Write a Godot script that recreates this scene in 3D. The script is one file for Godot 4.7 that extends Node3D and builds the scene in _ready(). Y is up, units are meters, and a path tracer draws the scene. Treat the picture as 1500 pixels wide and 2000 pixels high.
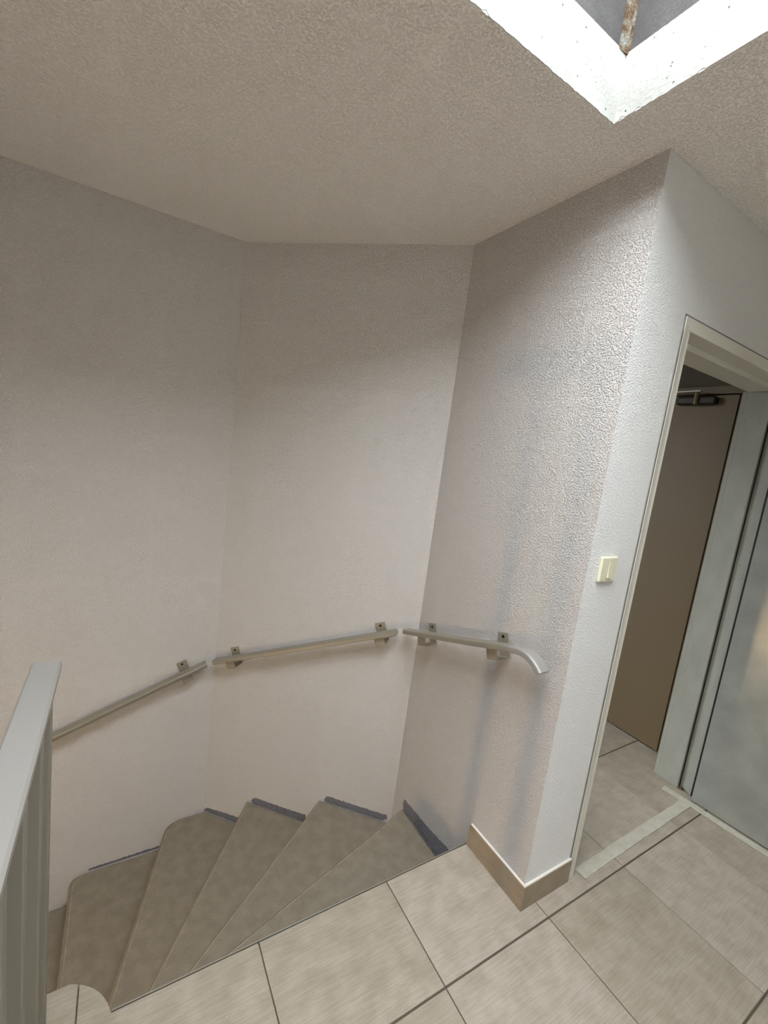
extends Node3D
# A stair landing under a skylight: winding concrete stair, wall handrails, guard railing,
# doorway with an open grey metal door. Metres, y up; the landing floor is y = 0.

const CEIL := 2.395
const W2A := Vector2(0.381, -0.844)      # plan (x, z) of the corner pier wall / diagonal wall
const W2B := Vector2(-0.383, -1.608)     # diagonal wall / far wall

var M := {}
var taken := {}
var rng := RandomNumberGenerator.new()


# ---------------------------------------------------------------- mesh helpers
class Build:
	var st := SurfaceTool.new()
	var off := Vector2.ZERO
	var turn := false
	var count := 0

	func _init() -> void:
		st.begin(Mesh.PRIMITIVE_TRIANGLES)
		st.set_smooth_group(-1)

	func uv_of(p: Vector3, n: Vector3) -> Vector2:
		var r: Vector2
		if absf(n.y) > 0.8:
			r = Vector2(p.x, p.z)
		else:
			var t := Vector3.UP.cross(n).normalized()
			r = Vector2(p.dot(t), -p.y)
		if turn:
			r = Vector2(r.y, r.x)
		return r + off

	func tri(a: Vector3, b: Vector3, c: Vector3, n: Vector3, un: Vector3) -> void:
		var g := (b - a).cross(c - a)
		if g.length_squared() < 1e-14:
			return
		var pts := [a, b, c]
		if g.dot(n) > 0.0:
			pts = [a, c, b]          # clockwise seen from outside
		for p in pts:
			st.set_uv(uv_of(p, un))
			st.add_vertex(p)
		count += 1

	# a convex face with its outward direction
	func face(pts: Array, n: Vector3) -> void:
		for i in range(1, pts.size() - 1):
			tri(pts[0], pts[i], pts[i + 1], n, n)

	func box(a: Vector3, b: Vector3, bev := 0.0) -> void:
		var lo := Vector3(minf(a.x, b.x), minf(a.y, b.y), minf(a.z, b.z))
		var hi := Vector3(maxf(a.x, b.x), maxf(a.y, b.y), maxf(a.z, b.z))
		obox(Transform3D(Basis(), (lo + hi) / 2.0), (hi - lo) / 2.0, bev)

	# box with half sizes h in frame t, its edges chamfered by bev
	func obox(t: Transform3D, h: Vector3, bev := 0.0) -> void:
		var bv := minf(bev, minf(h.x, minf(h.y, h.z)) * 0.9)
		for ax in 3:
			for s in [-1.0, 1.0]:
				var n := Vector3.ZERO
				n[ax] = s
				var u := (ax + 1) % 3
				var v := (ax + 2) % 3
				var q := []
				for k in [[-1, -1], [1, -1], [1, 1], [-1, 1]]:
					var p := Vector3.ZERO
					p[ax] = s * h[ax]
					p[u] = k[0] * (h[u] - bv)
					p[v] = k[1] * (h[v] - bv)
					q.append(t * p)
				face(q, t.basis * n)
		if bv <= 0.0:
			return
		for ax in 3:               # edge strips along ax
			var u := (ax + 1) % 3
			var v := (ax + 2) % 3
			for su in [-1.0, 1.0]:
				for sv in [-1.0, 1.0]:
					var q := []
					for k in [[-1, 0], [1, 0], [1, 1], [-1, 1]]:
						var p := Vector3.ZERO
						p[ax] = k[0] * (h[ax] - bv)
						p[u] = su * (h[u] - (bv if k[1] == 0 else 0.0))
						p[v] = sv * (h[v] - (0.0 if k[1] == 0 else bv))
						q.append(t * p)
					var n := Vector3.ZERO
					n[u] = su
					n[v] = sv
					face(q, (t.basis * n).normalized())
		for sx in [-1.0, 1.0]:
			for sy in [-1.0, 1.0]:
				for sz in [-1.0, 1.0]:
					var s := Vector3(sx, sy, sz)
					var q := []
					for ax in 3:
						var p := Vector3.ZERO
						for k in 3:
							p[k] = s[k] * (h[k] if k == ax else h[k] - bv)
						q.append(t * p)
					face(q, (t.basis * s).normalized())

	# plan polygon (x, z) from y0 up to y1, top edge chamfered
	func prism(poly_in: PackedVector2Array, y0: float, y1: float, bev := 0.0) -> void:
		var poly := PackedVector2Array()
		for p in poly_in:        # drop corners that nearly coincide
			if poly.is_empty() or (p.distance_to(poly[-1]) > 0.0012 and p.distance_to(poly[0]) > 0.0012):
				poly.append(p)
		if Geometry2D.is_polygon_clockwise(poly):
			poly.reverse()
		var n := poly.size()
		var top := poly
		if bev > 0.0:
			top = PackedVector2Array()
			for i in n:
				var a := (poly[i] - poly[(i + n - 1) % n]).normalized()
				var b := (poly[(i + 1) % n] - poly[i]).normalized()
				var na := Vector2(a.y, -a.x)
				var nb := Vector2(b.y, -b.x)
				var m := na + nb
				m = m / maxf(m.dot(na), 0.35)
				top.append(poly[i] - m * bev)
			# keep the inset on the inner side whichever way the axes run
			if absf(area(top)) > absf(area(poly)):
				for i in n:
					top[i] = poly[i] * 2.0 - top[i]
		var idx := Geometry2D.triangulate_polygon(top)
		for i in range(0, idx.size(), 3):
			tri(v3(top[idx[i]], y1), v3(top[idx[i + 1]], y1), v3(top[idx[i + 2]], y1), Vector3.UP, Vector3.UP)
		idx = Geometry2D.triangulate_polygon(poly)
		for i in range(0, idx.size(), 3):
			tri(v3(poly[idx[i]], y0), v3(poly[idx[i + 1]], y0), v3(poly[idx[i + 2]], y0), Vector3.DOWN, Vector3.DOWN)
		var cw := area(poly) < 0.0
		for i in n:
			var p := poly[i]
			var q := poly[(i + 1) % n]
			var e := (q - p).normalized()
			var o := Vector2(e.y, -e.x) * (-1.0 if cw else 1.0)
			var out := Vector3(o.x, 0, o.y)
			face([v3(p, y0), v3(q, y0), v3(q, y1 - bev), v3(p, y1 - bev)], out)
			if bev > 0.0:
				face([v3(p, y1 - bev), v3(q, y1 - bev), v3(top[(i + 1) % n], y1), v3(top[i], y1)], out + Vector3.UP)

	func area(p: PackedVector2Array) -> float:
		var s := 0.0
		for i in p.size():
			s += p[i].cross(p[(i + 1) % p.size()])
		return s / 2.0

	func v3(p: Vector2, y: float) -> Vector3:
		return Vector3(p.x, y, p.y)

	# a closed profile (side, up) carried along frames, capped
	func sweep(frames: Array, prof: PackedVector2Array) -> void:
		var n := prof.size()
		var c := Vector2.ZERO
		for p in prof:
			c += p / n
		for i in frames.size() - 1:
			var f: Transform3D = frames[i]
			var g: Transform3D = frames[i + 1]
			for k in n:
				var a := prof[k]
				var b := prof[(k + 1) % n]
				var out: Vector3 = f.basis * Vector3((a.x + b.x) / 2 - c.x, (a.y + b.y) / 2 - c.y, 0)
				face([f * Vector3(a.x, a.y, 0), f * Vector3(b.x, b.y, 0), g * Vector3(b.x, b.y, 0), g * Vector3(a.x, a.y, 0)], out)
		for e in [[frames[0], frames[1]], [frames[-1], frames[-2]]]:
			var f: Transform3D = e[0]
			var o: Vector3 = f.origin - e[1].origin
			var q := []
			for p in prof:
				q.append(f * Vector3(p.x, p.y, 0))
			face(q, o)

	func cylinder(a: Vector3, b: Vector3, r0: float, r1: float, seg := 24) -> void:
		var d := (b - a).normalized()
		var u := d.cross(Vector3.UP if absf(d.y) < 0.9 else Vector3.RIGHT).normalized()
		var w := d.cross(u)
		var ra := []
		var rb := []
		for i in seg:
			var t := TAU * i / seg
			ra.append(a + (u * cos(t) + w * sin(t)) * r0)
			rb.append(b + (u * cos(t) + w * sin(t)) * r1)
		for i in seg:
			var j := (i + 1) % seg
			face([ra[i], ra[j], rb[j], rb[i]], (ra[i] + ra[j]) / 2 - a)
		face(ra, -d)
		face(rb, d)

	func mesh() -> ArrayMesh:
		st.generate_normals()
		return st.commit()


func numbered(called: String) -> String:
	var k: int = taken.get(called, 0)
	taken[called] = k + 1
	return called if k == 0 else "%s_%03d" % [called, k]


func put(called: String, b: Build, m: Material, parent: Node = self) -> MeshInstance3D:
	var o := MeshInstance3D.new()
	o.mesh = b.mesh()
	o.material_override = null
	o.mesh.surface_set_material(0, m)
	o.cast_shadow = GeometryInstance3D.SHADOW_CASTING_SETTING_ON
	if parent == self:
		o.name = numbered(called)
	else:
		var k := 0
		var nm := called
		while parent.has_node(nm):
			k += 1
			nm = "%s_%03d" % [called, k]
		o.name = nm
	parent.add_child(o, true)
	return o


func thing(called: String, label: String, category: String, at := Vector3.ZERO, group := "") -> Node3D:
	var o := Node3D.new()
	o.name = numbered(called)
	o.position = at
	add_child(o, true)
	tag(o, label, category, group)
	return o


func tag(o: Node, label: String, category: String, group := "") -> void:
	o.set_meta("label", label)
	o.set_meta("category", category)
	if group != "":
		o.set_meta("group", group)


func structure(o: Node, label: String, category: String) -> void:
	o.set_meta("kind", "structure")
	tag(o, label, category)


# ---------------------------------------------------------------- textures
func noise_bytes(size: int, freq: float, sd: int, kind := FastNoiseLite.TYPE_SIMPLEX_SMOOTH, oct := 3) -> PackedByteArray:
	var n := FastNoiseLite.new()
	n.noise_type = kind
	n.seed = sd
	n.frequency = freq
	n.fractal_type = FastNoiseLite.FRACTAL_FBM if oct > 1 else FastNoiseLite.FRACTAL_NONE
	n.fractal_octaves = oct
	var im := n.get_seamless_image(size, size)
	im.convert(Image.FORMAT_L8)
	return im.get_data()


func tex(im: Image) -> ImageTexture:
	return ImageTexture.create_from_image(im)


# rough sprayed plaster relief: separate rounded grains of uneven size on a softer ground
func stucco_height(size: int, sd: int, freq: float, lo: float, hi: float) -> ImageTexture:
	var n := FastNoiseLite.new()
	n.noise_type = FastNoiseLite.TYPE_CELLULAR
	n.cellular_distance_function = FastNoiseLite.DISTANCE_EUCLIDEAN
	n.cellular_return_type = FastNoiseLite.RETURN_DISTANCE
	n.cellular_jitter = 1.0
	n.seed = sd
	n.frequency = freq
	n.fractal_type = FastNoiseLite.FRACTAL_NONE
	n.domain_warp_enabled = true
	n.domain_warp_amplitude = 0.35 / freq
	n.domain_warp_frequency = freq * 0.9
	var im := n.get_seamless_image(size, size)
	im.convert(Image.FORMAT_L8)
	var a := im.get_data()
	var b := noise_bytes(size, freq * 0.45, sd + 1, FastNoiseLite.TYPE_SIMPLEX_SMOOTH, 3)
	var out := PackedByteArray()
	out.resize(size * size)
	var lut := PackedByteArray()
	lut.resize(512)
	for i in 512:
		lut[i] = int(smoothstep(lo, hi, i / 511.0) * 185.0)
	for i in size * size:
		out[i] = lut[(255 - a[i]) + b[i]] + (b[i] >> 2)
	return tex(Image.create_from_data(size, size, false, Image.FORMAT_L8, out))


# colour = base + broad * (noise) + streak * (stretched noise) + fine grain, with sparse dark specks
func mottled(size: int, sd: int, base: Color, broad: float, streak: float, fine: float, specks: int, tint := Vector3(1, 1, 1), stretch := 10, cells := 5.0) -> ImageTexture:
	var a := noise_bytes(size, cells / size, sd, FastNoiseLite.TYPE_SIMPLEX_SMOOTH, 4)
	var s := noise_bytes(size, 0.12, sd + 1, FastNoiseLite.TYPE_SIMPLEX_SMOOTH, 2)
	var f := noise_bytes(size, 0.35, sd + 2, FastNoiseLite.TYPE_SIMPLEX_SMOOTH, 2)
	var out := PackedByteArray()
	out.resize(size * size * 3)
	var k := 0
	for y in size:
		var row := y * size
		for x in size:
			var i := row + x
			var x0 := x / stretch
			var run: float = lerpf(s[row + x0], s[row + (x0 + 1) % size], (x % stretch) / float(stretch))
			var d: float = (a[i] - 128) * broad + (run - 128) * streak + (f[i] - 128) * fine
			out[k] = clampi(int(base.r8 + d * tint.x), 0, 255)
			out[k + 1] = clampi(int(base.g8 + d * tint.y), 0, 255)
			out[k + 2] = clampi(int(base.b8 + d * tint.z), 0, 255)
			k += 3
	var im := Image.create_from_data(size, size, false, Image.FORMAT_RGB8, out)
	var r := RandomNumberGenerator.new()
	r.seed = sd
	for i in specks:
		var c := base.darkened(r.randf_range(0.4, 0.8)) if r.randf() < 0.85 else base.lightened(0.4)
		im.fill_rect(Rect2i(r.randi_range(0, size - 5), r.randi_range(0, size - 5), r.randi_range(1, 3), r.randi_range(1, 3)), c)
	return tex(im)


func mat(called: String, color: Color, rough := 0.7, metal := 0.0) -> StandardMaterial3D:
	var m := StandardMaterial3D.new()
	m.resource_name = called
	m.albedo_color = color
	m.roughness = rough
	m.metallic = metal
	m.texture_filter = BaseMaterial3D.TEXTURE_FILTER_LINEAR_WITH_MIPMAPS_ANISOTROPIC
	M[called] = m
	return m


func materials() -> void:
	var stucco := stucco_height(2048, 11, 0.060, 0.50, 0.78)
	var fine := stucco_height(1024, 21, 0.075, 0.46, 0.80)
	var m := mat("wall", Color(0.874, 0.863, 0.853), 0.9)
	m.heightmap_enabled = true
	m.heightmap_texture = stucco
	m.heightmap_scale = 0.40
	m.uv1_scale = Vector3(2.0, 2.0, 1)
	var pw: StandardMaterial3D = m.duplicate()      # greyer copy of wall: shade put into the colour to tame the bright pier
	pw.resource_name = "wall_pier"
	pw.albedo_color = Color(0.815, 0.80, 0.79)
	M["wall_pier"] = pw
	var e: StandardMaterial3D = m.duplicate()
	e.resource_name = "wall_entrance"
	e.albedo_color = Color(0.92, 0.92, 0.915)
	e.heightmap_texture = fine
	e.heightmap_scale = 0.18
	e.uv1_scale = Vector3(3.0, 3.0, 1)
	M["wall_entrance"] = e
	m = mat("ceiling", Color(0.96, 0.95, 0.935), 0.9)
	m.heightmap_enabled = true
	m.heightmap_texture = stucco
	m.heightmap_scale = 0.38
	m.uv1_scale = Vector3(1.6, 1.6, 1)
	m = mat("white_paint", Color(1, 1, 1), 0.6)
	m.albedo_texture = mottled(512, 31, Color(0.625, 0.625, 0.605), 0.07, 0.02, 0.06, 170)
	m.uv1_scale = Vector3(1.4, 1.4, 1)
	m.heightmap_enabled = true
	m.heightmap_texture = fine
	m.heightmap_scale = 0.05
	m = mat("galvanised", Color(1, 1, 1), 0.55, 0.35)
	m.albedo_texture = mottled(512, 41, Color(0.30, 0.295, 0.29), 0.05, 0.07, 0.05, 20, Vector3(1, 1, 1), 1)
	m.uv1_scale = Vector3(2, 2, 1)
	m = mat("rust", Color(1, 1, 1), 0.9)
	m.albedo_texture = mottled(256, 51, Color(0.34, 0.295, 0.22), 0.5, 0.3, 0.25, 90, Vector3(0.55, 0.85, 1.15), 1)
	m.uv1_scale = Vector3(5, 5, 1)
	m = mat("tile", Color(1, 1, 1), 0.5)
	m.albedo_texture = mottled(1024, 61, Color(0.67, 0.632, 0.578), 0.09, 0.085, 0.24, 60, Vector3(0.95, 1, 1.1), 24, 6.0)
	m.uv1_scale = Vector3(1.5, 1.5, 1)
	var t2: StandardMaterial3D = m.duplicate()
	t2.resource_name = "tile_tone"
	t2.albedo_color = Color(0.955, 0.95, 0.935)
	M["tile_tone"] = t2
	var ts: StandardMaterial3D = m.duplicate()
	ts.resource_name = "tile_skirting"
	ts.albedo_color = Color(0.90, 0.865, 0.82)
	M["tile_skirting"] = ts
	m = mat("bracket", Color(0.62, 0.59, 0.53), 0.45, 0.25)
	m = mat("grout", Color(0.36, 0.325, 0.275), 0.95)
	m = mat("joint", Color(0.56, 0.55, 0.53), 0.9)
	m = mat("stop_paint", Color(0.93, 0.925, 0.88), 0.45)
	m = mat("bronze_dull", Color(0.40, 0.35, 0.27), 0.4, 0.6)
	m = mat("caulk", Color(0.90, 0.885, 0.86), 0.6)
	m = mat("concrete", Color(1, 1, 1), 0.8)
	m.albedo_texture = mottled(1024, 71, Color(0.515, 0.477, 0.415), 0.07, 0.05, 0.26, 260, Vector3(1, 1, 1), 1, 10.0)
	m.uv1_scale = Vector3(1.25, 1.25, 1)
	m.heightmap_enabled = true
	m.heightmap_texture = fine
	m.heightmap_scale = 0.02
	m = mat("worn_concrete", Color(0.62, 0.575, 0.50), 0.85)
	m = mat("old_paint", Color(0.46, 0.465, 0.50), 0.9)
	m.heightmap_enabled = true
	m.heightmap_texture = stucco
	m.heightmap_scale = 0.35
	m.uv1_scale = Vector3(0.85, 0.85, 1)
	m = mat("aluminium", Color(0.64, 0.62, 0.57), 0.42, 0.6)
	m = mat("aluminium_bright", Color(0.645, 0.635, 0.615), 0.42, 0.4)
	m = mat("steel_paint", Color(0.55, 0.53, 0.485), 0.5, 0.15)
	m = mat("frame_paint", Color(0.89, 0.88, 0.83), 0.45)
	m = mat("jamb_paint", Color(1, 1, 1), 0.6)
	m.albedo_texture = mottled(512, 81, Color(0.575, 0.572, 0.535), 0.05, 0.0, 0.04, 25, Vector3(1, 1, 1), 1)
	m.uv1_scale = Vector3(2, 0.8, 1)
	m = mat("door_paint", Color(1, 1, 1), 0.24, 0.1)
	m.albedo_texture = mottled(1024, 91, Color(0.55, 0.55, 0.525), 0.07, 0.0, 0.03, 60, Vector3(1, 1, 1), 1)
	m.uv1_scale = Vector3(1.0, 1.0, 1)
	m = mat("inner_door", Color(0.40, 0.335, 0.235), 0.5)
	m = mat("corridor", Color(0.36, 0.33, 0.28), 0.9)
	m = mat("plain_white", Color(0.94, 0.93, 0.91), 0.9)
	m = mat("dark", Color(0.045, 0.04, 0.035), 0.6)
	m = mat("bronze", Color(0.16, 0.135, 0.10), 0.45, 0.4)
	m = mat("switch", Color(0.885, 0.875, 0.77), 0.35)
	m = mat("tape", Color(1, 1, 1), 0.75)
	m.albedo_texture = mottled(256, 101, Color(0.74, 0.73, 0.665), 0.08, 0.05, 0.06, 8, Vector3(1, 1, 1.1), 1)
	m.uv1_scale = Vector3(3, 3, 1)
	m = mat("lamp_glass", Color(1, 0.85, 0.62), 0.5)
	m.emission_enabled = true
	m.emission = Color(1, 0.72, 0.42)
	m.emission_energy_multiplier = 3.0
	m = mat("pane", Color(0.9, 0.95, 0.95, 0.06), 0.05)
	m.transparency = BaseMaterial3D.TRANSPARENCY_ALPHA


# ---------------------------------------------------------------- geometry shared
func poly(a: Array) -> PackedVector2Array:
	var p := PackedVector2Array()
	for i in range(0, a.size(), 2):
		p.append(Vector2(a[i], a[i + 1]))
	return p


func _ready() -> void:
	rng.seed = 7
	# ---- camera, sky, exposure
	var cam := Camera3D.new()
	cam.name = "Camera"
	cam.fov = 99.623
	cam.near = 0.02
	cam.far = 60.0
	cam.basis = Basis.from_euler(Vector3(deg_to_rad(-7.986), deg_to_rad(-31.459), deg_to_rad(7.324)), EULER_ORDER_YXZ)
	cam.position = Vector3(-0.8463, 1.4958, 0.7111)
	add_child(cam)
	cam.make_current()

	var env := Environment.new()
	env.tonemap_mode = Environment.TONE_MAPPER_LINEAR
	env.tonemap_exposure = 1.0
	env.background_mode = Environment.BG_SKY
	var sm := ProceduralSkyMaterial.new()
	sm.sky_top_color = Color(0.965, 0.985, 1.0)
	sm.sky_horizon_color = Color(0.965, 0.985, 1.0)
	sm.ground_horizon_color = Color(0.5, 0.5, 0.5)
	sm.ground_bottom_color = Color(0.4, 0.4, 0.4)
	sm.sky_energy_multiplier = 3.25
	sm.ground_energy_multiplier = 1.0
	var sky := Sky.new()
	sky.sky_material = sm
	env.sky = sky
	env.sdfgi_enabled = true
	env.ssao_enabled = true
	env.ssil_enabled = true
	var we := WorldEnvironment.new()
	we.name = "Environment"
	we.environment = env
	add_child(we)

	materials()
	shell()
	landing_floor()
	skylight()
	doorway()
	staircase()
	handrails()
	railing()
	small_things()
	wall_lamp(Vector3(-2.345, 0.04, -0.24), 1.2)


# ---------------------------------------------------------------- the room
func shell() -> void:
	var LOW := -2.8
	var TOP := CEIL + 0.10
	var b := Build.new()
	b.box(Vector3(-2.55, LOW, -1.808), Vector3(-0.30, TOP, -1.608))
	structure(put("wall_far", b, M.wall), "rough plaster wall behind the stair with the descending handrail", "wall")

	b = Build.new()
	var d := (W2B - W2A).normalized()
	var o := Vector2(-d.y, d.x)
	if o.dot(Vector2(1, -1)) < 0:
		o = -o
	b.prism(PackedVector2Array([W2A, W2B, W2B + o * 0.2, W2A + o * 0.2]), LOW, TOP)
	structure(put("wall_diagonal", b, M.wall), "rough plaster wall set diagonally between the far wall and the pier", "wall")

	b = Build.new()
	b.prism(poly([0.381, -0.0652, 0.381, -0.844, 0.60, -0.99, 0.60, -0.0722, 0.388, -0.0722]), LOW, TOP)
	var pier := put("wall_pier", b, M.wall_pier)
	structure(pier, "coarse plaster wall of the pier beside the top step, with a short handrail", "wall")

	# the wall with the doorway: a skin of smoother plaster on the landing side
	b = Build.new()
	b.prism(poly([0.381, -0.0652, 0.634, -0.0652, 0.634, -0.0722, 0.388, -0.0722]), 0.0, TOP)
	b.box(Vector3(0.60, 0.0, -0.236), Vector3(0.634, TOP, -0.0722))
	b.box(Vector3(0.634, 2.022, -0.236), Vector3(1.66, TOP, -0.0652))
	b.box(Vector3(1.66, 0.0, -0.236), Vector3(2.02, TOP, -0.0652))
	structure(put("wall_entrance", b, M.wall_entrance), "pale finely plastered wall around the doorway", "wall")

	b = Build.new()
	b.box(Vector3(-2.55, LOW, -1.608), Vector3(-2.35, TOP, 2.0))
	structure(put("wall_left", b, M.wall), "plaster wall on the left of the stairwell", "wall")
	b = Build.new()
	b.box(Vector3(-2.55, LOW, 2.0), Vector3(2.22, TOP, 2.2))
	structure(put("wall_near", b, M.plain_white), "plaster wall behind the viewer", "wall")
	b = Build.new()
	b.box(Vector3(2.02, -0.25, -0.236), Vector3(2.22, TOP, 2.0))
	structure(put("wall_right", b, M.plain_white), "pale plaster wall to the right of the doorway", "wall")
	# corridor beyond the doorway
	b = Build.new()
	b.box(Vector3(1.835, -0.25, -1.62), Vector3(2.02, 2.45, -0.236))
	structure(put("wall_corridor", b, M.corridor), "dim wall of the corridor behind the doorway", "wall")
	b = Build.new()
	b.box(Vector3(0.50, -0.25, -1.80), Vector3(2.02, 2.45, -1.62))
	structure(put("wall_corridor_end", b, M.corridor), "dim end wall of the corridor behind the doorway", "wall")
	b = Build.new()
	b.box(Vector3(-2.35, LOW - 0.15, -1.608), Vector3(0.381, LOW, 2.0))
	structure(put("floor_lower", b, M.concrete), "concrete floor at the foot of the stair", "floor")

	# ceiling around the skylight opening
	var hx0 := -1.3012
	var hx1 := 0.1967
	var hz0 := -0.1147
	var hz1 := 1.3862
	b = Build.new()
	var y0 := CEIL
	var y1 := CEIL + 0.16
	b.box(Vector3(-2.55, y0, -1.81), Vector3(2.22, y1, hz0))
	b.box(Vector3(-2.55, y0, hz1), Vector3(2.22, y1, 2.2))
	b.box(Vector3(-2.55, y0, hz0), Vector3(hx0, y1, hz1))
	b.box(Vector3(hx1, y0, hz0), Vector3(2.22, y1, hz1))
	structure(put("ceiling", b, M.ceiling), "rough plaster ceiling with a square skylight opening", "ceiling")

	# core wall of the stair, rounded at its end, under the landing's tongue
	b = Build.new()
	b.prism(tongue(0.006), LOW, -0.045)
	structure(put("wall_core", b, M.wall), "narrow core wall of the stair under the rounded end of the landing", "wall")


func tongue(inset: float) -> PackedVector2Array:
	var p := PackedVector2Array()
	var r := 0.154 - inset
	var c := Vector2(-0.975, -0.303)
	p.append(Vector2(c.x - r, 2.0))
	for i in 25:
		var a := PI - PI * i / 24.0
		p.append(Vector2(c.x + cos(a) * r, c.y - sin(a) * r))
	p.append(Vector2(c.x + r, 2.0))
	return p


func landing_floor() -> void:
	var b := Build.new()
	var slab := poly([-0.83, 2.0, -0.83, -0.330, 0.60, -0.330, 0.60, -1.62, 1.83, -1.62, 1.83, -0.2, 2.02, -0.2, 2.02, 2.0])
	b.prism(slab, -0.25, -0.0045)
	var fl := put("floor", b, M.grout)
	structure(fl, "landing floor of large beige stone-look tiles with brown grout", "floor")
	b = Build.new()
	b.prism(tongue(0.004), -0.045, -0.0045)
	put("grout_bed", b, M.grout, fl)

	var outline := PackedVector2Array()
	for q in tongue(0.0):
		if q.y < 1.0 or q.x < -1.0:
			outline.append(q)
	while outline[-1].y > -0.345:
		outline.remove_at(outline.size() - 1)
	outline.append(Vector2(-0.8246, -0.336))
	outline.append_array(poly([0.3795, -0.336, 0.3795, -0.064, 0.634, -0.064, 0.634, -0.236, 0.60, -0.25, 0.60, -1.62, 1.83, -1.62, 1.83, -0.255, 1.63, -0.25, 1.63, -0.064, 2.02, -0.064, 2.02, 2.0]))
	for i in range(-3, 5):
		for j in range(-4, 5):
			var x0 := i * 0.45
			var z0 := j * 0.45
			var gx := 0.0017
			var gz := 0.0030
			var cell := PackedVector2Array([Vector2(x0 + gx, z0 + gz), Vector2(x0 + 0.45 - gx, z0 + gz), Vector2(x0 + 0.45 - gx, z0 + 0.45 - gz), Vector2(x0 + gx, z0 + 0.45 - gz)])
			for piece in Geometry2D.intersect_polygons(cell, outline):
				b = Build.new()
				if absf(b.area(piece)) < 0.0006:
					continue
				b.off = Vector2(rng.randf(), rng.randf())
				b.prism(piece, -0.012, rng.randf_range(-0.0002, 0.0002), 0.0007)
				put("tile", b, M.tile if rng.randf() < 0.6 else M.tile_tone, fl)
	# metal edge profile along the top of the stair
	b = Build.new()
	b.box(Vector3(-0.824, -0.05, -0.3445), Vector3(0.380, -0.002, -0.3405), 0.0008)
	put("edge_profile", b, M.aluminium, fl)
	b = Build.new()
	b.box(Vector3(-0.828, -0.25, -0.338), Vector3(0.381, -0.05, -0.330))
	put("slab_edge", b, M.concrete, fl)

	# tile skirting round the foot of the pier
	var h := 0.094
	b = Build.new()
	b.off = Vector2(0.3, 0.1)
	b.prism(poly([0.371, -0.332, 0.381, -0.332, 0.381, -0.0652, 0.371, -0.0552]), 0.0005, h, 0.0015)
	var sk := put("baseboard_pier", b, M.tile_skirting)
	structure(sk, "brown tile skirting along the pier with a white bead of caulk", "skirting")
	b = Build.new()
	b.prism(poly([0.3725, -0.330, 0.381, -0.330, 0.381, -0.0652, 0.3725, -0.0567]), h - 0.001, h + 0.0045, 0.003)
	put("caulk", b, M.caulk, sk)
	b = Build.new()
	b.off = Vector2(0.7, 0.55)
	b.prism(poly([0.371, -0.0548, 0.381, -0.0652, 0.627, -0.0652, 0.627, -0.0548]), 0.0005, h, 0.0015)
	sk = put("baseboard_entrance", b, M.tile_skirting)
	structure(sk, "brown tile skirting between the pier corner and the door frame", "skirting")
	b = Build.new()
	b.prism(poly([0.3732, -0.057, 0.381, -0.0652, 0.627, -0.0652, 0.627, -0.057]), h - 0.001, h + 0.0035, 0.0025)
	put("caulk", b, M.caulk, sk)


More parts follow.
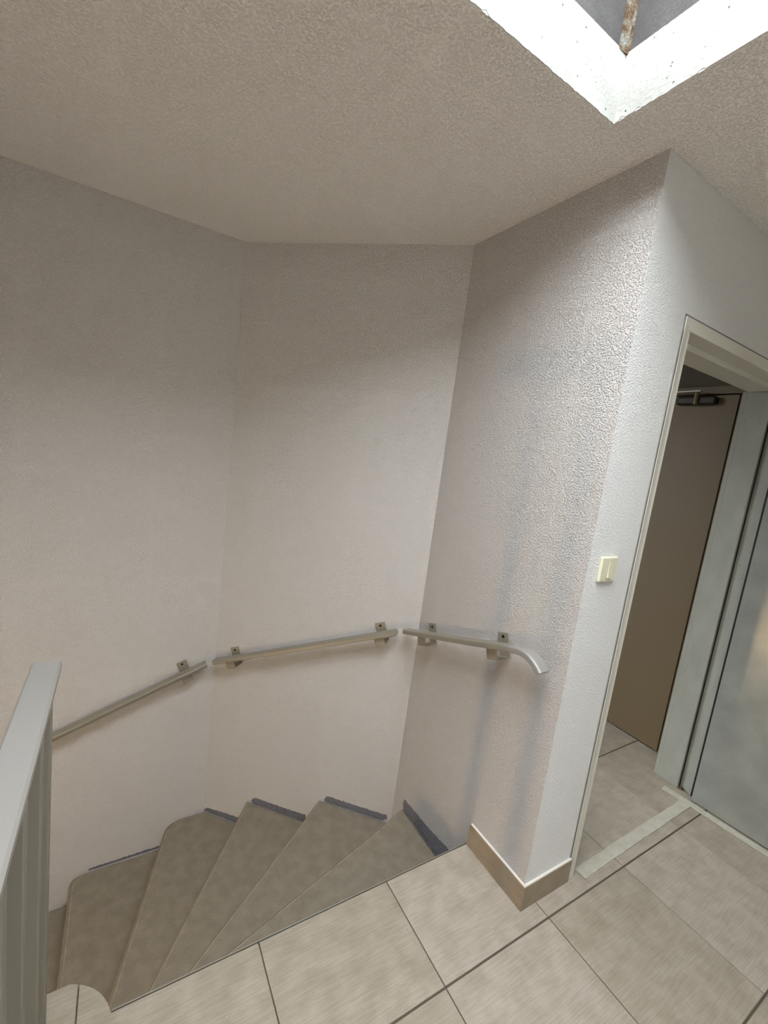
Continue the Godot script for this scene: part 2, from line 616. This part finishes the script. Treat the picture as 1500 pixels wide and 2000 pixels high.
func skylight() -> void:
	var x0 := -1.30
	var x1 := 0.1955
	var z0 := -0.1135
	var z1 := 1.385
	var s := thing("window_1", "square skylight shaft in the ceiling, white below and grey metal above", "skylight", Vector3((x0 + x1) / 2, CEIL, (z0 + z1) / 2))
	s.set_meta("kind", "structure")
	var o := s.position
	var ys := CEIL + 0.155
	var yt := CEIL + 0.70
	var t := 0.008
	# plastered shaft: thin lining with a chipped, uneven lower edge
	var c4 := [Vector2(x0, z0), Vector2(x1, z0), Vector2(x1, z1), Vector2(x0, z1)]
	for k in 4:
		var p: Vector2 = c4[k]
		var q: Vector2 = c4[(k + 1) % 4]
		var inw := Vector2(-(q - p).y, (q - p).x).normalized()
		var b := Build.new()
		var N := 150
		var prev := []
		var n3 := Vector3(inw.x, 0, inw.y)
		for i in N + 1:
			var e := p.lerp(q, i / float(N))
			var yl := CEIL + 0.0005 - maxf(0.0, rng.randf_range(-0.004, 0.0022))
			if rng.randf() < 0.05:
				yl += 0.006
			var cur := [Vector3(e.x, yl, e.y) - o, Vector3(e.x, ys, e.y) - o, Vector3(e.x, yl, e.y) - n3 * 0.0015 - o]
			if prev.size():
				b.face([prev[0], cur[0], cur[1], prev[1]], n3)
				b.face([prev[0], cur[0], cur[2], prev[2]], Vector3.DOWN)
			prev = cur
		put("shaft_panel", b, M.white_paint, s)
	for k in 4:
		var g := 0.003
		var b := Build.new()
		match k:
			0: b.box(Vector3(x0 - t, ys, z0 - t) - o, Vector3(x1 + t, yt, z0 - g) - o)
			1: b.box(Vector3(x0 - t, ys, z1 + g) - o, Vector3(x1 + t, yt, z1 + t) - o)
			2: b.box(Vector3(x0 - t, ys, z0 - g) - o, Vector3(x0 - g, yt, z1 + g) - o)
			3: b.box(Vector3(x1 + g, ys, z0 - g) - o, Vector3(x1 + t, yt, z1 + g) - o)
		put("curb_panel", b, M.galvanised, s)
	# rusty flashing strip in the corner of the metal curb
	var b2 := Build.new()
	b2.prism(PackedVector2Array([Vector2(x1 - 0.030, z0 - 0.003) - Vector2(o.x, o.z), Vector2(x1 + 0.003, z0 - 0.003) - Vector2(o.x, o.z), Vector2(x1 + 0.003, z0 + 0.006) - Vector2(o.x, o.z), Vector2(x1 - 0.003, z0 + 0.003) - Vector2(o.x, o.z), Vector2(x1 - 0.030, z0 + 0.0005) - Vector2(o.x, o.z)]), ys - o.y, yt - o.y)
	put("corner_strip", b2, M.rust, s)
	# outer side of the curb above the roof, and the pane
	for k in 4:
		var b := Build.new()
		match k:
			0: b.box(Vector3(x0 - 0.08, ys - 0.02, z0 - 0.08) - o, Vector3(x1 + 0.08, yt, z0 - t) - o)
			1: b.box(Vector3(x0 - 0.08, ys - 0.02, z1 + t) - o, Vector3(x1 + 0.08, yt, z1 + 0.08) - o)
			2: b.box(Vector3(x0 - 0.08, ys - 0.02, z0 - t) - o, Vector3(x0 - t, yt, z1 + t) - o)
			3: b.box(Vector3(x1 + t, ys - 0.02, z0 - t) - o, Vector3(x1 + 0.08, yt, z1 + t) - o)
		put("curb_frame", b, M.galvanised, s)


func doorway() -> void:
	# steel frame: structure, with its members as parts
	var zf := -0.0602       # front of the frame, a little proud of the plaster
	var zr := -0.139        # back of the rebate
	var zb := -0.239
	var fr := thing("door_1", "pale steel door frame of the open doorway in the entrance wall", "door frame", Vector3(1.14, 0, -0.15))
	fr.set_meta("kind", "structure")
	var o := fr.position
	var b := Build.new()
	b.box(Vector3(0.629, 0, zb) - o, Vector3(0.651, 2.0, zf) - o, 0.001)
	b.box(Vector3(0.629, 0, -0.10) - o, Vector3(0.665, 1.987, zf) - o, 0.0015)
	b.box(Vector3(0.651, 0, zb) - o, Vector3(0.676, 1.978, zr) - o, 0.0015)
	put("frame_post", b, M.frame_paint, fr)
	b = Build.new()
	b.box(Vector3(0.629, 1.987, -0.10) - o, Vector3(1.665, 2.026, zf) - o, 0.0015)
	b.box(Vector3(0.629, 1.998, zb) - o, Vector3(1.665, 2.026, -0.09) - o)
	b.box(Vector3(0.651, 1.978, zb) - o, Vector3(1.63, 1.999, zr - 0.004) - o)
	put("frame_head", b, M.frame_paint, fr)
	b = Build.new()
	b.box(Vector3(0.651, 1.977, zr - 0.004) - o, Vector3(1.63, 1.998, zr) - o, 0.001)
	put("door_stop", b, M.stop_paint, fr)
	b = Build.new()
	b.box(Vector3(1.633, 0, zb) - o, Vector3(1.665, 2.0, zf) - o, 0.001)
	b.box(Vector3(1.629, 0, -0.10) - o, Vector3(1.665, 1.987, zf) - o, 0.0015)
	b.box(Vector3(1.616, 0, zb) - o, Vector3(1.64, 1.978, zr) - o, 0.002)
	b.box(Vector3(1.622, 0, -0.258) - o, Vector3(1.64, 1.978, zb) - o)
	put("hinge_post", b, M.jamb_paint, fr)
	b = Build.new()
	b.box(Vector3(1.6285, 0, zr - 0.001) - o, Vector3(1.634, 1.985, zr + 0.0045) - o)
	put("seal", b, M.bronze, fr)
	b = Build.new()   # red-brown rust at the foot of the frame
	b.box(Vector3(1.6195, 0.0, -0.146) - o, Vector3(1.634, 0.012, -0.118) - o, 0.002)
	put("rust_spot", b, M.rust, fr)
	# caulk line between frame and plaster
	b = Build.new()
	b.box(Vector3(0.6245, 0.094, -0.0665) - o, Vector3(0.6295, 2.03, -0.0632) - o)
	b.box(Vector3(0.6245, 2.0255, -0.0665) - o, Vector3(1.668, 2.032, -0.0632) - o)
	put("joint", b, M.joint, fr)

	# the open leaf, swung out to the landing
	var leaf := thing("door_leaf", "grey painted metal door standing wide open at the right edge of the doorway", "door", Vector3(1.583, 0.0, -0.063))
	leaf.rotation.y = atan2(0.066, 1.0)
	b = Build.new()
	# rebated steel leaf: the visible sheet and the thicker core behind it
	b.box(Vector3(0.002, 0.006, 0.0), Vector3(0.043, 1.968, 0.93), 0.002)
	put("panel", b, M.door_paint, leaf)
	b = Build.new()
	b.box(Vector3(0.026, 0.010, -0.013), Vector3(0.043, 1.962, 0.0015), 0.001)
	put("rebate_edge", b, M.dark, leaf)
	for y in [0.25, 1.02, 1.72]:
		b = Build.new()
		b.cylinder(Vector3(0.049, y - 0.05, -0.004), Vector3(0.049, y + 0.05, -0.004), 0.007, 0.007, 14)
		put("hinge", b, M.aluminium, leaf)

	# dim door in the corridor with a closer
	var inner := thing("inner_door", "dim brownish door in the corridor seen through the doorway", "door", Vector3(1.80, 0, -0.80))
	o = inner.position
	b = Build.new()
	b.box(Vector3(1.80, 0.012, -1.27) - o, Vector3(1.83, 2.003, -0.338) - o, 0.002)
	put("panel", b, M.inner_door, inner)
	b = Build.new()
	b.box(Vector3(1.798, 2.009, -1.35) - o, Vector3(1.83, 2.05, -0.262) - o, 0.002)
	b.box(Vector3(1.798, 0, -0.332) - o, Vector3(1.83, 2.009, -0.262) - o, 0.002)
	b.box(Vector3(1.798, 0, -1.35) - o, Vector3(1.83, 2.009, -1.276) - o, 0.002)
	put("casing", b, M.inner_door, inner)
	var cl := thing("door_closer", "dark door closer with a bright arm at the top of the dim corridor door", "door closer", Vector3(1.80, 1.972, -0.52))
	o = cl.position
	b = Build.new()
	b.obox(Transform3D(Basis(), Vector3(-0.022, 0, 0)), Vector3(0.022, 0.021, 0.095), 0.008)
	put("body", b, M.bronze, cl)
	b = Build.new()
	b.cylinder(Vector3(-0.048, -0.022, 0.006), Vector3(-0.048, 0.042, 0.006), 0.0125, 0.0125, 20)
	put("spindle", b, M.bronze_dull, cl)
	b = Build.new()
	b.obox(Transform3D(Basis(Vector3.RIGHT, 0.0) , Vector3(-0.050, 0.046, -0.10)), Vector3(0.011, 0.004, 0.125), 0.002)
	put("arm", b, M.aluminium, cl)


# ---------------------------------------------------------------- the stair
func staircase() -> void:
	var sc := thing("staircase", "winding concrete stair descending to the left from the edge of the landing", "staircase", Vector3(-0.36, -1.5, -0.95))
	var o := sc.position
	# nose lines: inner end (inside the core) and outer end, in plan
	var inner := [Vector2(-0.96, -0.336), Vector2(-0.96, -0.357), Vector2(-0.96, -0.336), Vector2(-0.967, -0.356), Vector2(-0.983, -0.388), Vector2(-1.006, -0.40), Vector2(-1.02, -0.388), Vector2(-1.02, -0.36), Vector2(-1.0, -0.34), Vector2(-0.98, -0.335), Vector2(-0.97, -0.33)]
	var ang := [0.0, 16.83, 36.4, 53.9, 71.3, 90.0, 108.0, 126.0, 144.0, 162.0, 180.0]
	var region := PackedVector2Array([Vector2(0.377, -0.336), Vector2(0.377, -0.8423), W2B + Vector2(0.0016, 0.004), Vector2(-2.346, -1.604), Vector2(-2.346, -0.10), Vector2(-0.96, -0.10)])
	for n in range(1, 11):
		var y: float = -(0.052 + 0.155 * n)
		var a0 := deg_to_rad(ang[n - 1])
		var a1 := deg_to_rad(ang[n])
		var d0 := Vector2(cos(a0), -sin(a0))
		var d1 := Vector2(cos(a1), -sin(a1))
		# wedge from the nose of this tread back to a little under the one above
		var back := Vector2(sin(a0), cos(a0)) * 0.03
		var wedge := PackedVector2Array([inner[n - 1] + back - d0 * 0.02, inner[n - 1] + back + d0 * 3.2, inner[n] + d1 * 3.2, inner[n] - d1 * 0.02])
		if n == 1:
			wedge[0] = Vector2(-0.96, -0.340)
			wedge[1] = Vector2(2.0, -0.340)
		var best := PackedVector2Array()
		var pieces: Array = []
		for whole in Geometry2D.intersect_polygons(wedge, region):
			pieces.append_array(Geometry2D.clip_polygons(whole, tongue(0.005)))
		for piece in pieces:
			if piece.size() > 2 and (best.is_empty() or absf(Build.new().area(piece)) > absf(Build.new().area(best))):
				best = piece
		# round the outer front corner where the tread meets the wall
		var rad := 0.0
		if n == 4: rad = 0.075
		if n == 5: rad = 0.055
		if rad > 0.0:
			best = rounded(best, inner[n], d1, rad)
		var b := Build.new()
		b.off = Vector2(n * 0.37 + o.x, n * 0.61 + o.z)
		b.turn = n % 2 == 0
		var local := PackedVector2Array()
		for p in best:
			local.append(p - Vector2(o.x, o.z))
		b.prism(local, y - 0.30 - o.y, y - o.y, 0.014 if n > 3 else 0.009)
		var step := put("step", b, M.concrete, sc)
		# pale worn line along the nose
		b = Build.new()
		var reach := 0.0
		for p in best:
			if absf((p - inner[n]).cross(d1)) < 0.006:
				reach = maxf(reach, (p - inner[n]).dot(d1))
		var inset := Vector2(-d1.y, d1.x)
		if inset.dot(d0) < 0.0:
			inset = -inset
		var bv := 0.0145 if n > 3 else 0.0095
		var prev := []
		for i in 61:
			var q: Vector2 = inner[n] + d1 * lerpf(0.15, reach - 0.01, i / 60.0)
			var w := rng.randf_range(0.0012, 0.0042) * (1.0 if rng.randf() < 0.85 else 0.3)
			var e0 := q + inset * bv - Vector2(o.x, o.z)
			var e1 := q + inset * (bv + w) - Vector2(o.x, o.z)
			var cur := [Vector3(e0.x, y + 0.0004 - o.y, e0.y), Vector3(e1.x, y + 0.0004 - o.y, e1.y)]
			if prev.size():
				b.face([prev[0], cur[0], cur[1], prev[1]], Vector3.UP)
			prev = cur
		put("nosing", b, M.worn_concrete, step)
	for k in range(11, 18):
		var y := -(0.052 + 0.155 * k)
		var z := -0.336 + (k - 11) * 0.27
		var b := Build.new()
		b.box(Vector3(-2.346, y - 0.30, z - 0.02) - o, Vector3(-1.13, y, minf(z + 0.27, 1.99)) - o, 0.008)
		put("step", b, M.concrete, sc)
	# remains of dark blue-grey paint on the plaster just above the outer ends of the treads
	var wall2 := get_node("wall_diagonal")
	var pier := get_node("wall_pier")
	var far := get_node("wall_far")
	var dd := (W2B - W2A).normalized()
	var n2 := Vector3(-1, 0, 1).normalized()
	strip(wall2, W2A, dd, n2, [[0.046, -0.366], [0.36, -0.366]], [[0.020, -0.328], [0.20, -0.331], [0.35, -0.332], [0.365, -0.346]])
	strip(wall2, W2A, dd, n2, [[0.455, -0.522], [0.775, -0.522]], [[0.455, -0.484], [0.60, -0.486], [0.76, -0.484], [0.785, -0.50]])
	strip(wall2, W2A, dd, n2, [[0.80, -0.677], [1.06, -0.677]], [[0.80, -0.642], [0.95, -0.645], [1.06, -0.652], [1.079, -0.672]])
	strip(pier, W2A, Vector2(0, 1), Vector3(-1, 0, 0), [[0.086, -0.212], [0.50, -0.212]], [[0.076, -0.160], [0.25, -0.145], [0.50, -0.105]])
	strip(far, Vector2(-0.60, -1.608), Vector2(-1, 0), Vector3(0, 0, 1), [[0.0, -0.832], [0.33, -0.832]], [[0.0, -0.819], [0.15, -0.820], [0.33, -0.822]])


# thin irregular coat of paint on a wall: lower and upper outline in (distance along, height)
func strip(parent: Node, from: Vector2, along: Vector2, n: Vector3, lower: Array, upper: Array) -> void:
	var b := Build.new()
	var r := RandomNumberGenerator.new()
	r.seed = int(absf(lower[0][1]) * 1000)
	var s0: float = lower[0][0]
	var s1: float = lower[-1][0]
	var N := 60
	var prev := []
	for i in N + 1:
		var t := float(i) / N
		var sl := lerpf(s0, s1, t)
		var su := lerpf(upper[0][0], upper[-1][0], t)
		var yl := at_of(lower, sl)
		var yu := at_of(upper, su) + r.randf_range(-0.0025, 0.0025)
		if i in [0, N]:
			yu = lerpf(yl, yu, 0.5)
		var cur := []
		for q in [[sl, yl, 0.0], [sl, yl, 0.0016], [su, yu, 0.0016], [su, yu, 0.0]]:
			var p: Vector2 = from + along * q[0]
			cur.append(Vector3(p.x, q[1], p.y) + n * q[2])
		if prev.size():
			b.face([prev[1], cur[1], cur[2], prev[2]], n)
			b.face([prev[2], cur[2], cur[3], prev[3]], Vector3.UP)
		prev = cur
	put("old_paint", b, M.old_paint, parent)


func at_of(line: Array, s: float) -> float:
	for i in line.size() - 1:
		if s <= line[i + 1][0]:
			var d: float = maxf(line[i + 1][0] - line[i][0], 1e-6)
			return lerpf(line[i][1], line[i + 1][1], clampf((s - line[i][0]) / d, 0, 1))
	return line[-1][1]


# replaces the corner at the outer end of a nose line by an arc
func rounded(p: PackedVector2Array, from: Vector2, d: Vector2, rad: float) -> PackedVector2Array:
	var k := -1
	var far := -1.0
	for i in p.size():
		var rel := p[i] - from
		if absf(rel.cross(d)) < 0.004 and rel.dot(d) > far:
			far = rel.dot(d)
			k = i
	if k < 0:
		return p
	var n := p.size()
	var c := p[k]
	var a := (p[(k + n - 1) % n] - c).normalized()
	var b := (p[(k + 1) % n] - c).normalized()
	var out := PackedVector2Array()
	for i in n:
		if i != k:
			out.append(p[i])
			continue
		for j in 9:
			var t := j / 8.0
			var q0 := c + a * rad
			var q1 := c + b * rad
			out.append((q0.lerp(c, t)).lerp(c.lerp(q1, t), t))
	return out


# ---------------------------------------------------------------- handrails on the walls
func rail_profile(w: float, t: float) -> PackedVector2Array:
	# flat bar, gently domed on top, rounded edges
	var p := PackedVector2Array()
	var hw := w / 2
	var ht := t / 2
	for q in [[-hw + 0.003, -ht], [hw - 0.003, -ht], [hw, -ht + 0.003], [hw, ht - 0.006], [hw - 0.002, ht - 0.0028], [hw - 0.006, ht - 0.001], [hw * 0.5, ht], [-hw * 0.5, ht], [-hw + 0.006, ht - 0.001], [-hw + 0.002, ht - 0.0028], [-hw, ht - 0.006], [-hw, -ht + 0.003]]:
		p.append(Vector2(q[0], q[1]))
	return p


# a frame whose z runs along dir, y up across it, x to the side
func frame(at: Vector3, dir: Vector3) -> Transform3D:
	var z := dir.normalized()
	var x := Vector3.UP.cross(z).normalized()
	var y := z.cross(x).normalized()
	return Transform3D(Basis(x, y, z), at)


func handrail(label: String, a: Vector3, b: Vector3, n: Vector3, plates: Array, curved := false) -> void:
	var root := thing("handrail", label, "handrail", (a + b) / 2.0, "flat metal handrails on the stairwell walls")
	var o := root.position
	var dir := (b - a).normalized()
	var prof := rail_profile(0.048, 0.0225)
	var bd := Build.new()
	bd.sweep([frame(a - o, dir), frame(b - o, dir)], prof)
	put("rail", bd, M.aluminium, root)
	if curved:
		var fs := []
		var p := b - o
		var flat := Vector3(dir.x, 0, dir.z).normalized()
		var ang := asin(dir.y)
		var N := 14
		for i in N + 1:
			var g := ang - deg_to_rad(60.0) * smoothstep(0.0, 1.0, i / float(N))
			var dd := flat * cos(g) + Vector3.UP * sin(g)
			fs.append(frame(p, dd))
			p += dd * (0.142 / N)
		bd = Build.new()
		bd.sweep(fs, rail_profile(0.051, 0.023))
		put("end_piece", bd, M.aluminium_bright, root)
	# U-shaped flat brackets: plate on the wall, arm below, riser up to the rail
	var f := frame(Vector3.ZERO, dir)
	var up := f.basis.y
	for s in plates:
		var c: Vector3 = a.lerp(b, s) - o
		var br := Build.new()
		var basis := Basis(n, up, n.cross(up))
		var off := 0.07
		br.obox(Transform3D(basis, c - n * (off - 0.0035) + up * -0.008), Vector3(0.0030, 0.045, 0.025), 0.001)
		br.obox(Transform3D(basis, c - n * (off / 2 - 0.001) + up * -0.0505), Vector3(off / 2 + 0.001, 0.0025, 0.025), 0.0008)
		br.obox(Transform3D(basis, c + up * -0.0305), Vector3(0.0030, 0.0225, 0.025), 0.001)
		var bracket := put("bracket", br, M.bracket, root)
		br = Build.new()
		var sc := c - n * (off - 0.0068) + up * 0.022
		br.cylinder(sc - n * 0.002, sc + n * 0.0008, 0.0068, 0.0062, 16)
		put("screw", br, M.dark, bracket)


func handrails() -> void:
	var dd := (W2B - W2A).normalized()
	var n2 := Vector3(-1, 0, 1).normalized()
	var w2 := func(s: float, y: float) -> Vector3:
		var p: Vector2 = W2A + dd * s
		return Vector3(p.x, y, p.y) + n2 * 0.07
	handrail("short flat metal handrail with a curved-down end on the pier wall", Vector3(0.311, 0.681, -0.842), Vector3(0.311, 0.889, -0.230), Vector3(-1, 0, 0), [0.177, 0.842], true)
	handrail("straight flat metal handrail on the diagonal wall, between the other two handrails", w2.call(1.034, 0.290), w2.call(0.091, 0.674), n2, [0.086, 0.908])
	handrail("flat metal handrail sloping down the far wall behind the guard railing", Vector3(-1.96, -0.342, -1.538), Vector3(-0.44, 0.277, -1.538), Vector3(0, 0, 1), [0.08, 0.50, 0.934])


# ---------------------------------------------------------------- guard railing on the landing
func railing() -> void:
	var root := thing("guard_railing", "grey metal guard railing with flat top rail and square upright bars on the landing end", "railing", Vector3(-0.976, 0, 0.4))
	var o := root.position
	var plan := PackedVector2Array()
	var x0 := -1.003 - o.x
	var x1 := -0.949 - o.x
	var z0 := -0.402 - o.z
	var z1 := 1.94 - o.z
	for c in [[x0, z0, 0], [x1, z0, 1]]:
		for j in 5:
			var r := 0.008
			var t := j / 4.0 * PI / 2
			if c[2] == 0:
				plan.append(Vector2(c[0] + r - cos(t) * r, c[1] + r - sin(t) * r))
			else:
				plan.append(Vector2(c[0] - r + sin(t) * r, c[1] + r - cos(t) * r))
	plan.append(Vector2(x1, z1))
	plan.append(Vector2(x0, z1))
	var b := Build.new()
	b.prism(plan, 0.934, 0.951, 0.0045)
	put("top_rail", b, M.aluminium_bright, root)
	b = Build.new()
	b.box(Vector3(-0.994, 0.918, -0.33) - o, Vector3(-0.958, 0.9345, 1.93) - o, 0.001)
	put("under_rail", b, M.steel_paint, root)
	for z in [-0.303, -0.192, -0.036, 0.102, 0.245, 0.385, 0.525, 0.665, 0.805, 0.945, 1.085, 1.225, 1.365, 1.505, 1.645, 1.785, 1.915]:
		b = Build.new()
		b.box(Vector3(-0.997, 0.0, z - 0.0145) - o, Vector3(-0.955, 0.92, z + 0.0145) - o, 0.002)
		put("upright", b, M.steel_paint, root)


# ---------------------------------------------------------------- switch, tape, lamp
func small_things() -> void:
	var sw := thing("light_switch", "cream rocker light switch on the pale wall beside the door frame", "light switch", Vector3(0.478, 1.216, -0.0652))
	var b := Build.new()
	b.obox(Transform3D(Basis(), Vector3(0, 0, 0.0055)), Vector3(0.042, 0.0405, 0.0055), 0.003)
	put("plate", b, M.switch, sw)
	b = Build.new()
	b.obox(Transform3D(Basis(), Vector3(0.002, 0, 0.0105)), Vector3(0.0102, 0.0280, 0.0008))
	put("surround", b, M.grout, sw)
	b = Build.new()
	b.obox(Transform3D(Basis(Vector3.RIGHT, -0.06), Vector3(0.002, 0, 0.0115)), Vector3(0.0095, 0.0272, 0.003), 0.001)
	put("rocker", b, M.switch, sw)

	tape("masking_tape", "wide strip of masking tape lying across the doorway threshold", [Vector2(0.700, -0.055), Vector2(1.0, -0.061), Vector2(1.3, -0.064), Vector2(1.565, -0.067)], 0.044, 5, 0.0015)
	tape("masking_tape", "strip of masking tape along the foot of the open grey door", [Vector2(1.542, -0.172), Vector2(1.556, -0.06), Vector2(1.566, 0.10), Vector2(1.578, 0.25), Vector2(1.602, 0.6), Vector2(1.625, 0.9)], 0.040, 9, 0.0022)


func tape(called: String, label: String, path: Array, w: float, sd: int, y: float) -> void:
	var c := Vector2.ZERO
	for p in path:
		c += p / path.size()
	var b := Build.new()
	var r := RandomNumberGenerator.new()
	r.seed = sd
	var prev := []
	var N := 14
	for i in path.size() - 1:
		for k in N + (1 if i == path.size() - 2 else 0):
			var p: Vector2 = path[i].lerp(path[i + 1], k / float(N))
			var d: Vector2 = (path[i + 1] - path[i]).normalized()
			var s := Vector2(-d.y, d.x) * (w / 2 + r.randf_range(-0.0012, 0.0012))
			var cur := []
			for j in 5:
				var q := p + s * (j / 2.0 - 1.0) - c
				cur.append(Vector3(q.x, y + r.randf_range(0.0, 0.0011), q.y))
			if prev.size():
				for j in 4:
					b.face([prev[j], prev[j + 1], cur[j + 1], cur[j]], Vector3.UP)
				for j in [0, 4]:
					b.face([prev[j], cur[j], cur[j] - Vector3(0, 0.0009, 0), prev[j] - Vector3(0, 0.0009, 0)], Vector3(s.x, 0, s.y) * (j - 2))
			prev = cur
	var o := put(called, b, M.tape)
	o.position = Vector3(c.x, 0, c.y)
	tag(o, label, "tape")


func wall_lamp(at: Vector3, power: float) -> void:
	# a small square wall light: metal housing, glowing panel, and its light just before the panel
	var root := thing("wall_lamp", "small square wall lamp with a warm glowing panel low on the left stairwell wall", "lamp", at)
	var b := Build.new()
	b.box(Vector3(-0.005, -0.06, -0.06), Vector3(0.035, 0.06, 0.06), 0.004)
	put("housing", b, M.steel_paint, root)
	b = Build.new()
	b.box(Vector3(0.03, -0.025, -0.025), Vector3(0.038, 0.025, 0.025))
	put("lamp_panel", b, M.lamp_glass, root)
	var l := AreaLight3D.new()
	l.name = "light"
	l.area_size = Vector2(0.05, 0.05)
	l.light_color = Color(1.0, 0.85, 0.63)
	l.light_energy = power
	l.area_range = 12.0
	l.area_attenuation = 2.0
	l.shadow_enabled = true
	l.position = Vector3(0.042, 0, 0)
	l.rotation.y = -PI / 2
	root.add_child(l, true)
